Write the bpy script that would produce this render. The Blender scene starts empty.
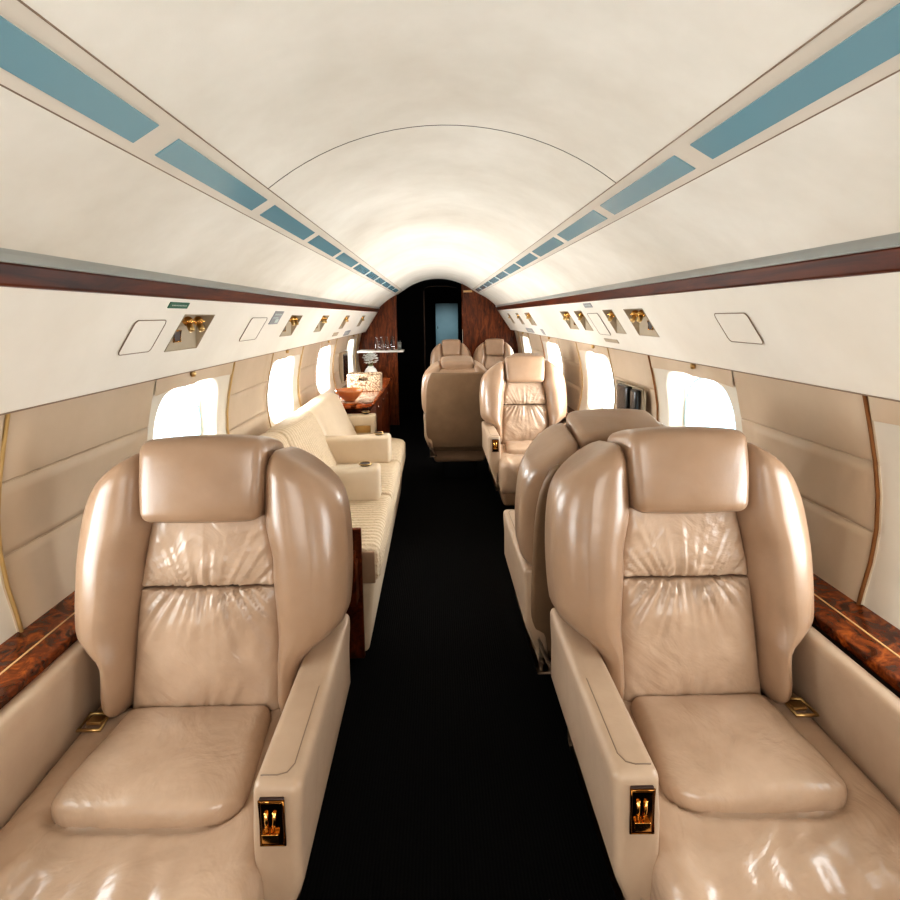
import bpy, bmesh, math, random
from mathutils import Vector, Matrix, noise
random.seed(3)
S = bpy.context.scene
COL = S.collection
PI = math.pi

# ------------------------------------------------------------------ materials
def new_mat(name):
    m = bpy.data.materials.new(name); m.use_nodes = True
    nt = m.node_tree
    b = next(n for n in nt.nodes if n.type == 'BSDF_PRINCIPLED')
    return m, nt, b
def N(nt, t, **kw):
    n = nt.nodes.new(t)
    for k, v in kw.items():
        if k in n.inputs: n.inputs[k].default_value = v
        else: setattr(n, k, v)
    return n
def coords(nt, scale=(1, 1, 1)):
    tc = N(nt, 'ShaderNodeTexCoord'); mp = N(nt, 'ShaderNodeMapping')
    mp.inputs['Scale'].default_value = scale
    nt.links.new(tc.outputs['Object'], mp.inputs['Vector'])
    return mp.outputs['Vector']
def plain(name, col, rough=.5, metal=0, spec=.5):
    m, nt, b = new_mat(name)
    b.inputs['Base Color'].default_value = (*col, 1); b.inputs['Roughness'].default_value = rough
    b.inputs['Metallic'].default_value = metal; b.inputs['Specular IOR Level'].default_value = spec
    return m
def mottled(name, c1, c2, scale=4, rough=.5, rough2=None, bscale=150, bstr=.15, bdist=.002, fold=0, fscale=9, coat=0, vec=(1,1,1), spec=.5):
    m, nt, b = new_mat(name)
    v = coords(nt, vec)
    n1 = N(nt, 'ShaderNodeTexNoise', Scale=scale, Detail=5.0, Roughness=.6); nt.links.new(v, n1.inputs['Vector'])
    cr = N(nt, 'ShaderNodeValToRGB')
    cr.color_ramp.elements[0].position = .3; cr.color_ramp.elements[1].position = .7
    cr.color_ramp.elements[0].color = (*c1, 1); cr.color_ramp.elements[1].color = (*c2, 1)
    nt.links.new(n1.outputs['Fac'], cr.inputs['Fac']); nt.links.new(cr.outputs['Color'], b.inputs['Base Color'])
    b.inputs['Specular IOR Level'].default_value = spec
    b.inputs['Roughness'].default_value = rough if rough2 is None else (rough+rough2)/2
    if coat:
        b.inputs['Coat Weight'].default_value = coat; b.inputs['Coat Roughness'].default_value = .08
    n2 = N(nt, 'ShaderNodeTexNoise', Scale=bscale, Detail=3.0); nt.links.new(v, n2.inputs['Vector'])
    bp = N(nt, 'ShaderNodeBump', Strength=bstr, Distance=bdist); nt.links.new(n2.outputs['Fac'], bp.inputs['Height'])
    out = bp
    if fold:
        # long soft creases: stretched, distorted ridged noise
        n4 = N(nt, 'ShaderNodeTexNoise', Scale=fscale, Detail=4.0, Distortion=1.2)
        nt.links.new(v, n4.inputs['Vector'])
        b2 = N(nt, 'ShaderNodeBump', Strength=min(1, fold*2.5), Distance=.012)
        nt.links.new(n4.outputs['Fac'], b2.inputs['Height']); nt.links.new(bp.outputs['Normal'], b2.inputs['Normal'])
        out = b2
    nt.links.new(out.outputs['Normal'], b.inputs['Normal'])
    return m
def burl(name, dark, mid, light, scale=6, vec=(1,1,1), rough=.18, coat=.15, spec=.35):
    m, nt, b = new_mat(name)
    v = coords(nt, vec)
    n1 = N(nt, 'ShaderNodeTexNoise', Scale=scale, Detail=8.0, Roughness=.65, Distortion=1.2); nt.links.new(v, n1.inputs['Vector'])
    cr = N(nt, 'ShaderNodeValToRGB'); e = cr.color_ramp.elements
    e[0].position = .33; e[0].color = (*dark, 1); e[1].position = .72; e[1].color = (*light, 1)
    x = e.new(.52); x.color = (*mid, 1)
    nt.links.new(n1.outputs['Fac'], cr.inputs['Fac']); nt.links.new(cr.outputs['Color'], b.inputs['Base Color'])
    b.inputs['Roughness'].default_value = rough
    b.inputs['Coat Weight'].default_value = coat; b.inputs['Coat Roughness'].default_value = .06; b.inputs['Specular IOR Level'].default_value = spec
    return m

M = {}
M['leather'] = mottled('tan_leather', (.27, .165, .10), (.38, .25, .165), 3, .24, .34, 260, .12, .001, fold=.10, fscale=5, spec=.55)
M['leather_fold'] = mottled('tan_leather_creased', (.37, .25, .17), (.52, .375, .27), 4, .22, .30, 260, .12, .001, fold=.30, fscale=7, spec=.55)
M['leather_lit'] = mottled('tan_leather_arm_lit', (.375, .262, .18), (.495, .365, .262), 3, .34, .42, 260, .12, .001, fold=.08, fscale=5, spec=.45)  # tan leather paled so the arms carry reflected light in their colour
M['leather_dark'] = mottled('brown_leather_back', (.185, .115, .066), (.245, .155, .092), 5, .42, .5, 300, .15, .001, spec=.35)
M['leather_edge'] = plain('leather_piping', (.22, .15, .10), .5)
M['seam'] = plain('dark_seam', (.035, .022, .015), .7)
M['vinyl'] = mottled('wall_vinyl', (.45, .34, .235), (.56, .435, .315), 2, .5, .6, 220, .12, .001)
M['vinyl_light'] = mottled('window_surround', (.60, .545, .46), (.68, .62, .53), 2, .45, None, 200, .05, .001)
M['ceiling'] = mottled('ceiling_cloth', (.66, .605, .515), (.84, .795, .715), 2.2, .62, .72, 420, .12, .0008)
M['bin'] = mottled('side_panel_cloth', (.72, .66, .57), (.84, .79, .71), 1.5, .6, .7, 420, .12, .0008)
M['band'] = mottled('light_band_vinyl', (.62, .55, .46), (.69, .62, .53), 3, .55, None, 300, .05, .001)
M['blue'] = mottled('pale_blue_lens', (.16, .31, .37), (.20, .36, .42), 1.2, .16, .3, 200, .02, .0005, coat=.4)
M['burl'] = burl('burl_wood_ledge', (.016, .003, .002), (.13, .028, .006), (.40, .10, .016), 22, coat=.3)
M['burl_wall'] = burl('burl_wood_panel', (.03, .006, .002), (.12, .028, .007), (.25, .065, .016), 6, (5, 1, 1), rough=.3, coat=.05, spec=.2)
M['rail'] = burl('dark_wood_rail', (.025, .004, .001), (.085, .017, .004), (.15, .034, .007), 5, (4, .4, 4), .34, .0, .15)
M['table'] = burl('credenza_wood', (.20, .035, .008), (.45, .10, .018), (.62, .19, .04), 8, rough=.12)
M['inlay'] = plain('pale_inlay', (.62, .38, .17), .3)
M['gold'] = plain('polished_gold', (.85, .50, .16), .16, 1)
M['gold_dark'] = plain('smoked_gold', (.30, .13, .03), .15, 1)
M['brass'] = plain('aged_brass', (.50, .34, .15), .3, 1)
M['chrome'] = plain('brushed_chrome', (.6, .58, .55), .25, 1)
M['track'] = mottled('grey_track', (.30, .31, .29), (.42, .43, .40), 2, .3, None, 100, .02, .0005)
M['black'] = plain('black_plastic', (.008, .008, .009), .25)
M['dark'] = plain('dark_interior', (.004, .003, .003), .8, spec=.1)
M['slot'] = plain('switch_slot', (.03, .012, .006), .4)
M['pocket'] = mottled('pocket_lining', (.36, .29, .20), (.43, .35, .25), 5, .6)
M['white'] = plain('white_paint', (.75, .72, .66), .4)
M['flower'] = plain('white_petals', (.85, .84, .80), .6)
M['sofa_smooth'] = mottled('sofa_cream_leather', (.60, .475, .34), (.70, .57, .42), 3, .45, .55, 200, .08, .001, fold=.06)
M['green'] = plain('green_placard', (.02, .12, .075), .4)
M['greyplacard'] = plain('grey_placard', (.30, .30, .31), .4)
M['ink'] = plain('placard_lettering', (.55, .62, .58), .5)
M['reddish'] = plain('placard_red', (.35, .08, .06), .5)
M['paper'] = plain('paper_pages', (.62, .65, .66), .6)
M['teal'] = plain('teal_cover', (.05, .28, .26), .3)
M['bluedoor'] = mottled('pale_blue_door', (.27, .42, .47), (.34, .50, .55), 3, .5)
M['copper'] = mottled('bowl_wood', (.42, .12, .03), (.58, .2, .055), 8, .15, coat=.6)
M['greyplast'] = plain('grey_box_plastic', (.16, .17, .16), .4)

M['icy'] = plain('bluish_glazing_edge', (.42, .75, .86), .2)
M['strip'] = plain('brown_edge_strip', (.20, .085, .03), .7, spec=.1)
M['goldstrip'] = plain('antique_gold_strip', (.42, .27, .11), .6, spec=.15)
# ribbed sofa cloth
def ribbed(name, c1, c2):
    m, nt, b = new_mat(name); v = coords(nt)
    w = N(nt, 'ShaderNodeTexWave', Scale=11.0, Distortion=2.2, Detail=1.0); w.inputs['Detail Scale'].default_value = 6
    w.bands_direction = 'Y'; nt.links.new(v, w.inputs['Vector'])
    cr = N(nt, 'ShaderNodeValToRGB'); cr.color_ramp.elements[0].color = (*c1, 1); cr.color_ramp.elements[1].color = (*c2, 1)
    nt.links.new(w.outputs['Fac'], cr.inputs['Fac']); nt.links.new(cr.outputs['Color'], b.inputs['Base Color'])
    bp = N(nt, 'ShaderNodeBump', Strength=.8, Distance=.006); nt.links.new(w.outputs['Fac'], bp.inputs['Height'])
    nt.links.new(bp.outputs['Normal'], b.inputs['Normal']); b.inputs['Roughness'].default_value = .7
    return m
M['sofa_cloth'] = ribbed('sofa_ribbed_cloth', (.56, .43, .29), (.70, .56, .40))
# carpet
def carpet():
    m, nt, b = new_mat('black_ribbed_carpet'); v = coords(nt)
    w = N(nt, 'ShaderNodeTexWave', Scale=34.0, Distortion=.3, Detail=2.0); w.bands_direction = 'X'; nt.links.new(v, w.inputs['Vector'])
    n = N(nt, 'ShaderNodeTexNoise', Scale=500.0, Detail=2.0); nt.links.new(v, n.inputs['Vector'])
    mx = N(nt, 'ShaderNodeMath', operation='MULTIPLY'); nt.links.new(w.outputs['Fac'], mx.inputs[0]); nt.links.new(n.outputs['Fac'], mx.inputs[1])
    cr = N(nt, 'ShaderNodeValToRGB'); cr.color_ramp.elements[0].color = (.002, .002, .002, 1); cr.color_ramp.elements[1].color = (.008, .007, .007, 1)
    nt.links.new(mx.outputs[0], cr.inputs['Fac']); nt.links.new(cr.outputs['Color'], b.inputs['Base Color'])
    bp = N(nt, 'ShaderNodeBump', Strength=.6, Distance=.003); nt.links.new(mx.outputs[0], bp.inputs['Height'])
    nt.links.new(bp.outputs['Normal'], b.inputs['Normal'])
    b.inputs['Roughness'].default_value = .95; b.inputs['Specular IOR Level'].default_value = .08
    return m
M['carpet'] = carpet()
# woven rattan
def woven():
    m, nt, b = new_mat('woven_rattan'); v = coords(nt)
    a = N(nt, 'ShaderNodeTexVoronoi', Scale=70.0); nt.links.new(v, a.inputs['Vector'])
    cr = N(nt, 'ShaderNodeValToRGB'); cr.color_ramp.elements[0].color = (.80, .62, .42, 1); cr.color_ramp.elements[1].color = (.16, .08, .035, 1)
    cr.color_ramp.elements[1].position = .75
    nt.links.new(a.outputs['Distance'], cr.inputs['Fac']); nt.links.new(cr.outputs['Color'], b.inputs['Base Color'])
    bp = N(nt, 'ShaderNodeBump', Strength=.8, Distance=.004, invert=True); nt.links.new(a.outputs['Distance'], bp.inputs['Height'])
    nt.links.new(bp.outputs['Normal'], b.inputs['Normal']); b.inputs['Roughness'].default_value = .6
    return m
M['woven'] = woven()
M['marble'] = mottled('veined_mat', (.16, .07, .04), (.70, .52, .40), 28, .2, None, 100, .05, .001, coat=.3)
def glass():
    m = bpy.data.materials.new('clear_pane'); m.use_nodes = True; nt = m.node_tree; nt.nodes.clear()
    o = N(nt, 'ShaderNodeOutputMaterial'); t = N(nt, 'ShaderNodeBsdfTransparent'); g = N(nt, 'ShaderNodeBsdfGlossy'); x = N(nt, 'ShaderNodeMixShader')
    t.inputs['Color'].default_value = (.93, .97, 1, 1); g.inputs['Roughness'].default_value = .02
    x.inputs['Fac'].default_value = .07
    nt.links.new(t.outputs[0], x.inputs[1]); nt.links.new(g.outputs[0], x.inputs[2]); nt.links.new(x.outputs[0], o.inputs[0])
    return m
M['pane'] = glass()
m, nt, b = new_mat('clear_glassware'); b.inputs['Transmission Weight'].default_value = 1; b.inputs['Roughness'].default_value = .03
M['glass'] = m

# ------------------------------------------------------------------ mesh helpers
def rbox(hx, hy, hz, r, n=(8, 8, 8), c=(0, 0, 0)):
    """rounded box as a bmesh, n segments per axis plus fine corner bands"""
    bm = bmesh.new(); r = min(r, hx, hy, hz)
    def ax(h, k):
        a = [-h + r*(1-math.cos(PI/2*i/4)) for i in range(4)]
        mid = [-(h-r) + 2*(h-r)*i/max(1, k) for i in range(k+1)]
        out = a + mid + [-x for x in reversed(a)]
        o2 = []
        for x in out:
            if not o2 or abs(x-o2[-1]) > 1e-6: o2.append(x)
        return o2
    X, Y, Z = ax(hx, n[0]), ax(hy, n[1]), ax(hz, n[2])
    V = {}
    def vert(i, j, k):
        key = (i, j, k)
        if key not in V:
            p = Vector((X[i], Y[j], Z[k]))
            q = Vector((max(-hx+r, min(hx-r, p.x)), max(-hy+r, min(hy-r, p.y)), max(-hz+r, min(hz-r, p.z))))
            d = p-q
            if d.length > 1e-9: p = q + d.normalized()*r
            V[key] = bm.verts.new(p)
        return V[key]
    nx, ny, nz = len(X)-1, len(Y)-1, len(Z)-1
    for i in range(nx):
        for j in range(ny):
            bm.faces.new([vert(i, j, 0), vert(i, j+1, 0), vert(i+1, j+1, 0), vert(i+1, j, 0)])
            bm.faces.new([vert(i, j, nz), vert(i+1, j, nz), vert(i+1, j+1, nz), vert(i, j+1, nz)])
    for i in range(nx):
        for k in range(nz):
            bm.faces.new([vert(i, 0, k), vert(i+1, 0, k), vert(i+1, 0, k+1), vert(i, 0, k+1)])
            bm.faces.new([vert(i, ny, k), vert(i, ny, k+1), vert(i+1, ny, k+1), vert(i+1, ny, k)])
    for j in range(ny):
        for k in range(nz):
            bm.faces.new([vert(0, j, k), vert(0, j, k+1), vert(0, j+1, k+1), vert(0, j+1, k)])
            bm.faces.new([vert(nx, j, k), vert(nx, j+1, k), vert(nx, j+1, k+1), vert(nx, j, k+1)])
    for v in bm.verts: v.co += Vector(c)
    return bm
def deform(bm, f):
    for v in bm.verts: v.co = Vector(f(v.co.copy()))
    return bm
def join(bm, other):
    me = bpy.data.meshes.new('tmp'); other.to_mesh(me); other.free(); bm.from_mesh(me); bpy.data.meshes.remove(me)
    return bm
def obj(name, bm, mat, parent=None, smooth=True):
    me = bpy.data.meshes.new(name); bmesh.ops.recalc_face_normals(bm, faces=bm.faces[:]); bm.to_mesh(me); bm.free()
    for p in me.polygons: p.use_smooth = smooth
    for mm in (mat if isinstance(mat, list) else [mat]): me.materials.append(mm)
    o = bpy.data.objects.new(name, me); COL.objects.link(o)
    if parent: o.parent = parent
    return o
def box(x0, x1, y0, y1, z0, z1, r=.004, n=(1, 1, 1)):
    return rbox(abs(x1-x0)/2, abs(y1-y0)/2, abs(z1-z0)/2, r, n, ((x0+x1)/2, (y0+y1)/2, (z0+z1)/2))
def tube(pts, r, seg=8, closed=False):
    bm = bmesh.new(); P = [Vector(p) for p in pts]; rings = []
    n = len(P)
    for i, p in enumerate(P):
        a = P[(i-1) % n] if (closed or i > 0) else p
        c = P[(i+1) % n] if (closed or i < n-1) else p
        t = (c-a).normalized(); up = Vector((0, 0, 1)) if abs(t.z) < .95 else Vector((1, 0, 0))
        u = t.cross(up).normalized(); w = u.cross(t)
        rr = r[i] if isinstance(r, (list, tuple)) else r
        rings.append([bm.verts.new(p + u*rr*math.cos(2*PI*k/seg) + w*rr*math.sin(2*PI*k/seg)) for k in range(seg)])
    m = n if closed else n-1
    for i in range(m):
        a, c = rings[i], rings[(i+1) % n]
        for k in range(seg): bm.faces.new([a[k], a[(k+1) % seg], c[(k+1) % seg], c[k]])
    if not closed:
        bm.faces.new(rings[0]); bm.faces.new(rings[-1])
    return bm
def lathe(prof, seg=24, c=(0, 0, 0), closed_ends=True):
    bm = bmesh.new(); rings = []
    for r, z in prof:
        rings.append([bm.verts.new((c[0]+max(r, 1e-4)*math.cos(2*PI*k/seg), c[1]+max(r, 1e-4)*math.sin(2*PI*k/seg), c[2]+z)) for k in range(seg)])
    for a, b_ in zip(rings, rings[1:]):
        for k in range(seg): bm.faces.new([a[k], a[(k+1) % seg], b_[(k+1) % seg], b_[k]])
    if closed_ends: bm.faces.new(rings[0]); bm.faces.new(rings[-1])
    return bm
def quadstrip(profile, ys, thick=None):
    """open surface: profile list of (x,z) swept along the ys"""
    bm = bmesh.new(); R = [[bm.verts.new((x, y, z)) for x, z in profile] for y in ys]
    for a, c in zip(R, R[1:]):
        for i in range(len(profile)-1): bm.faces.new([a[i], a[i+1], c[i+1], c[i]])
    return bm
def prism(profile, y0, y1):
    """closed (x,z) polygon extruded along y"""
    bm = bmesh.new()
    a = [bm.verts.new((x, y0, z)) for x, z in profile]; c = [bm.verts.new((x, y1, z)) for x, z in profile]
    n = len(a)
    for i in range(n): bm.faces.new([a[i], a[(i+1) % n], c[(i+1) % n], c[i]])
    bm.faces.new(a); bm.faces.new(list(reversed(c)))
    return bm
def bevel(o, w, seg=3):
    b_ = o.modifiers.new('bevel', 'BEVEL'); b_.width = w; b_.segments = seg; b_.limit_method = 'ANGLE'; b_.angle_limit = .6
    b_.harden_normals = True
    return o
def empty(name, loc=(0, 0, 0), rz=0):
    o = bpy.data.objects.new(name, None); COL.objects.link(o); o.location = loc; o.rotation_euler = (0, 0, rz); o.empty_display_size = .1
    return o
def tag(o, label, cat, group=None, kind=None):
    if label: o['label'] = label
    if cat: o['category'] = cat
    if group: o['group'] = group
    if kind: o['kind'] = kind
    return o
def struct(o): o['kind'] = 'structure'; return o
def sm(t): t = max(0, min(1, t)); return t*t*(3-2*t)
def interp(tab, t):
    if t <= tab[0][0]: return tab[0][1]
    for (a, x), (b_, y) in zip(tab, tab[1:]):
        if t <= b_: return x + (y-x)*sm((t-a)/(b_-a))
    return tab[-1][1]
def lin(tab, t):
    if t <= tab[0][0]: return tab[0][1]
    for (a, x), (b_, y) in zip(tab, tab[1:]):
        if t <= b_: return x + (y-x)*(t-a)/(b_-a)
    return tab[-1][1]

# ------------------------------------------------------------------ cabin shell
Y0, Y1 = -1.65, 6.55
CEN = []                                       # centre ceiling arc
HW = .427
R0 = (HW*HW+.143*.143)/(2*.143); CZ = 1.83-R0
for i in range(25):
    a = -math.asin(HW/R0) + 2*math.asin(HW/R0)*i/24
    CEN.append((R0*math.sin(a), CZ+R0*math.cos(a)))
def side_curve(n=10):                          # from the light band down to the track
    p0, p1 = Vector((.509, 1.638)), Vector((.722, 1.486)); nrm = Vector((.57, .82)); out = []
    for i in range(n+1):
        t = i/n; p = p0.lerp(p1, t) + nrm*.012*4*t*(1-t); out.append((p.x, p.y))
    return out
SC = side_curve()
def ys_list(extra=(), a=Y0, b_=Y1, step=.4):
    n = int((b_-a)/step); L = [a+(b_-a)*i/n for i in range(n+1)] + [e for e in extra if a < e < b_]
    return sorted(set(round(x, 5) for x in L))
JOINT = 1.315
ceil_o = empty('ceiling'); struct(ceil_o)
obj('centre_panel', quadstrip(CEN, ys_list(a=Y0, b_=JOINT-.0015)), M['ceiling'], ceil_o)
obj('centre_panel', quadstrip(CEN, ys_list(a=JOINT+.0015, b_=Y1)), M['ceiling'], ceil_o)
obj('joint', tube([(x, JOINT, z+.001) for x, z in CEN], .0019, 6), M['seam'], ceil_o)
for s in (-1, 1):
    obj('side_panel', quadstrip([(s*x, z) for x, z in SC], ys_list()), M['ceiling'], ceil_o)
    obj('light_band', quadstrip([(s*.4275, 1.687), (s*.508, 1.6385)], ys_list()), M['band'], ceil_o)
    for (x, z) in ((.427, 1.6868), (.509, 1.6383)):
        obj('seam', tube([(s*x, Y0, z), (s*x, Y1, z)], .0013, 6), M['leather_edge'], ceil_o)
# blue light lenses, sunk in the band
BX = [(.40+.525*k) for k in range(-3, 12)]
for s, sn in ((-1, 'left'), (1, 'right')):
    vis = 0
    for k, y in enumerate(BX):
        off = -.012 if s < 0 else .125
        ya, yb = y+off, y+off+.46
        if yb > 6.5: continue
        p0 = Vector((s*(.427+.082*.25), 1.687-.049*.25-.0025)); p1 = Vector((s*(.427+.082*.77), 1.687-.049*.77-.0025))
        bm = bmesh.new()
        nrm = Vector((-s*.48, -.877))
        poly = [p0, p1, p1-nrm*.006, p0-nrm*.006]
        o_ = obj('ceiling_light', prism([(q.x, q.y) for q in poly], ya, yb), M['blue'], smooth=False)
        if ya+.46 > .3 : vis += 1
        ordn = ['nearest', 'second', 'third', 'fourth', 'fifth', 'sixth', 'seventh', 'eighth', 'ninth', 'tenth', 'eleventh', 'twelfth', 'thirteenth']
        if vis: lab = 'pale blue glossy light panel in the %s ceiling strip, %s from the camera' % (sn, ordn[vis-1])
        else: lab = 'pale blue light panel in the %s ceiling strip behind the near seats' % sn
        tag(o_, lab, 'ceiling light', 'blue light panels in the %s ceiling strip' % sn)

# overhead side panels with pockets
def binx(z): return .745 + (1.434-z)/(1.434-1.192)*(.90-.745)
POCK = {-1: [(1.575, 1.785), (2.74, 2.96), (3.50, 3.70), (4.40, 4.58), (5.40, 5.58)],
        1: [(2.02, 2.22), (2.37, 2.50), (2.87, 3.02), (3.16, 3.36), (4.48, 4.72), (5.10, 5.25), (5.72, 5.86)]}
PZ0, PZ1 = 1.276, 1.386
def pocket(s, ya, yb):
    """recessed well, deepest at its top, in panel coordinates"""
    def P(y, z, d):                            # d = depth outward normal to the panel
        n = Vector((s*.842, .539)); x = s*binx(z); return (x+n.x*d, y, z+n.y*d)
    bm = bmesh.new()
    D = .055; zi = PZ0+.008
    f = {'a': P(ya, PZ0, 0), 'b': P(yb, PZ0, 0), 'c': P(yb, PZ1, 0), 'd': P(ya, PZ1, 0),
         'e': P(ya+.004, zi, .004), 'f': P(yb-.07*(yb-ya)/.2, zi, .004), 'g': P(yb-.01, PZ1-.02, D), 'h': P(ya+.01, PZ1-.02, D)}
    v = {k: bm.verts.new(c) for k, c in f.items()}
    for q in ('abfe', 'bcgf', 'cdhg', 'daeh', 'efgh'): bm.faces.new([v[k] for k in q])
    return bm, P
def bin_panel(s):
    holes = POCK[s]
    ys = ys_list([y for h in holes for y in h])
    zs = [1.434, PZ1, 1.32, PZ0, 1.225, 1.194]
    bm = bmesh.new(); V = {}
    for i, y in enumerate(ys):
        for j, z in enumerate(zs): V[i, j] = bm.verts.new((s*binx(z), y, z))
    for i in range(len(ys)-1):
        ym = (ys[i]+ys[i+1])/2
        for j in range(len(zs)-1):
            zm = (zs[j]+zs[j+1])/2
            if PZ0 < zm < PZ1 and any(a < ym < b_ for a, b_ in holes): continue
            bm.faces.new([V[i, j], V[i, j+1], V[i+1, j+1], V[i+1, j]])
    return bm
for s, nm in ((-1, 'wall_left_overhead'), (1, 'wall_right_overhead')):
    struct(obj(nm, bin_panel(s), M['bin'], smooth=False))
    # rolled lower lip
    struct(obj('trim_%d' % (1 if s < 0 else 2), quadstrip([(s*.8988, 1.194), (s*.9015, 1.188), (s*.908, 1.186), (s*.962, 1.187)], ys_list()), M['bin']))
    # dark shadow gap line
    struct(obj('trim_%d' % (3 if s < 0 else 4), tube([(s*.906, Y0, 1.1853), (s*.906, Y1, 1.1853)], .0022, 6), M['leather_edge']))
    t = struct(bevel(obj('trim_%d' % (5 if s < 0 else 6), prism([(s*.728, 1.470), (s*.780, 1.470), (s*.780, 1.428), (s*.738, 1.431)], Y0, Y1), M['rail'], smooth=True), .005))
    struct(obj('trim_%d' % (7 if s < 0 else 8), prism([(s*.716, 1.490), (s*.76, 1.490), (s*.76, 1.4695), (s*.729, 1.4695), (s*.733, 1.4725), (s*.724, 1.483)], Y0, Y1), M['track'], smooth=False))

ordp = ['nearest', 'second', 'third', 'fourth', 'fifth', 'sixth', 'seventh']
for s, sn in ((-1, 'left'), (1, 'right')):
    for i, (ya, yb) in enumerate(POCK[s]):
        yc = (ya+yb)/2; wide = yb-ya > .17
        e = empty('reading_light_unit', (0, 0, 0))
        bm, P = pocket(s, ya, yb)
        obj('housing', bm, M['pocket'], e, smooth=False)
        bmr = tube([P(ya, PZ0, -.001), P(yb, PZ0, -.001), P(yb, PZ1, -.001), P(ya, PZ1, -.001)], .0018, 6, closed=True)
        obj('rim', bmr, M['pocket'], e)
        for q, yy in enumerate((yc-.035, yc+.035) if wide else (yc,)):
            bl = bmesh.new(); bmesh.ops.create_uvsphere(bl, u_segments=14, v_segments=10, radius=.016)
            c = Vector(P(yy, PZ1-.026, .010)); bmesh.ops.translate(bl, verts=bl.verts[:], vec=c)
            ob = obj('air_nozzle', bl, M['gold'], e)
            nb = tube([c, c+Vector((-s*.014, -.012, -.024)), c+Vector((-s*.018, -.014, -.031))], [.010, .010, .008], 12)
            obj('nozzle_tip', nb, M['brass'], ob)
            rb = tube([c+Vector((0.02*math.cos(a), .02*math.sin(a), 0)) for a in [2*PI*k/14 for k in range(14)]], .003, 6, closed=True)
            obj('collar_ring', rb, M['gold'], ob)
        if wide:
            yp = ya+.070
            c0 = [P(yp-.02, PZ0+.022, .009), P(yp+.02, PZ0+.022, .009), P(yp+.02, PZ0+.048, .024), P(yp-.02, PZ0+.048, .024)]
            sw = obj('switch_plate', tube(c0, .0035, 8, closed=True), M['gold'], e)
            bm = bmesh.new(); bm.faces.new([bm.verts.new(p) for p in c0]); obj('switch_button', bm, M['slot'], sw)
        # put the origin at the unit
        c = Vector(P(yc, PZ0, 0)); e.location = c
        for ch in e.children: ch.location = -c
        tag(e, 'recessed overhead unit with gold air nozzles on the %s side panel, %s from the camera' % (sn, ordp[i]), 'air vent', 'recessed overhead units on the %s side panel' % sn)

# flush access covers and placards
def on_bin(s, y, z, d=-.002): return (s*binx(z)+s*.842*d, y, z+.539*d)
def rr_outline(ya, yb, za, zb, r=.012, seg=4):
    pts = []
    for cy, cz, a0 in ((yb-r, zb-r, 0), (ya+r, zb-r, PI/2), (ya+r, za+r, PI), (yb-r, za+r, 1.5*PI)):
        for k in range(seg+1):
            a = a0+PI/2*k/seg; pts.append((cy+r*math.cos(a), cz+r*math.sin(a)))
    return pts
def cover(s, ya, yb, za, zb, label):
    e = empty('access_cover', on_bin(s, (ya+yb)/2, za))
    pts = rr_outline(ya, yb, za, zb)
    bm = bmesh.new(); f = bm.faces.new([bm.verts.new(on_bin(s, y, z, -.003)) for y, z in pts])
    a = obj('cover_plate', bm, M['bin'], e, smooth=False); a.location = -e.location
    b_ = obj('edge_gap', tube([on_bin(s, y, z, -.0030) for y, z in pts], .0015, 6, closed=True), M['leather_edge'], e); b_.location = -e.location
    tag(e, label, 'access cover')
cover(-1, 1.33, 1.482, 1.284, 1.372, 'flush rounded square cover on the left side panel before the nearest gold vent unit')
cover(-1, 2.16, 2.36, 1.28, 1.376, 'faint square cover on the left side panel between the first two gold vent units')
cover(1, 1.36, 1.52, 1.284, 1.366, 'flush square cover on the right side panel above the near right seat')
cover(1, 2.60, 2.78, 1.262, 1.372, 'faint cover on the right side panel between the second and third vent units')
def placard(s, ya, yb, za, zb, mat, label, lines):
    e = empty('placard', on_bin(s, (ya+yb)/2, za))
    bm = bmesh.new()
    a = [bm.verts.new(on_bin(s, y, z, -.003)) for y, z in ((ya, za), (yb, za), (yb, zb), (ya, zb))]
    c = [bm.verts.new(on_bin(s, y, z, 0)) for y, z in ((ya, za), (yb, za), (yb, zb), (ya, zb))]
    bm.faces.new(a)
    for i in range(4): bm.faces.new([a[i], a[(i+1) % 4], c[(i+1) % 4], c[i]])
    p = obj('plate', bm, mat, e, smooth=False); p.location = -e.location
    if not lines:
        tag(e, label, 'placard'); return
    bm = bmesh.new()
    for (u0, u1, v0, v1) in lines:
        bm.faces.new([bm.verts.new(on_bin(s, ya+(yb-ya)*u, za+(zb-za)*v, -.0036)) for u, v in ((u0, v0), (u1, v0), (u1, v1), (u0, v1))])
    p = obj('lettering', bm, M['ink'], e, smooth=False); p.location = -e.location
    tag(e, label, 'placard')
def dashes(v0, v1, us): return [(u, u+w, v0, v1) for u, w in us]
placard(-1, 1.45, 1.56, 1.405, 1.421, M['green'], 'small green placard above the nearest left vent unit', dashes(.42, .6, [(.12+.078*i, .05) for i in range(10)]))
placard(-1, 2.43, 2.56, 1.345, 1.405, M['greyplacard'], 'small grey placard beside the second left vent unit', dashes(.70, .82, [(.1+.1*i, .07) for i in range(8)])+dashes(.45, .55, [(.1+.1*i, .07) for i in range(6)])+[(.5, .85, .12, .4)])
placard(1, 2.62, 2.75, 1.402, 1.424, M['greyplacard'], 'tiny grey placard high on the right side panel', dashes(.35, .65, [(.1+.1*i, .06) for i in range(8)]))
placard(1, 2.56, 2.76, 1.222, 1.240, M['pocket'], 'tan label strip low on the right side panel', [])
placard(-1, 4.30, 4.52, 1.215, 1.245, M['pocket'], 'tan label strip low on the left side panel', [])
placard(-1, 4.85, 5.15, 1.20, 1.245, M['greyplacard'], 'grey control placard low on the far left side panel', dashes(.3, .7, [(.2+.15*i, .08) for i in range(4)]))
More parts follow.
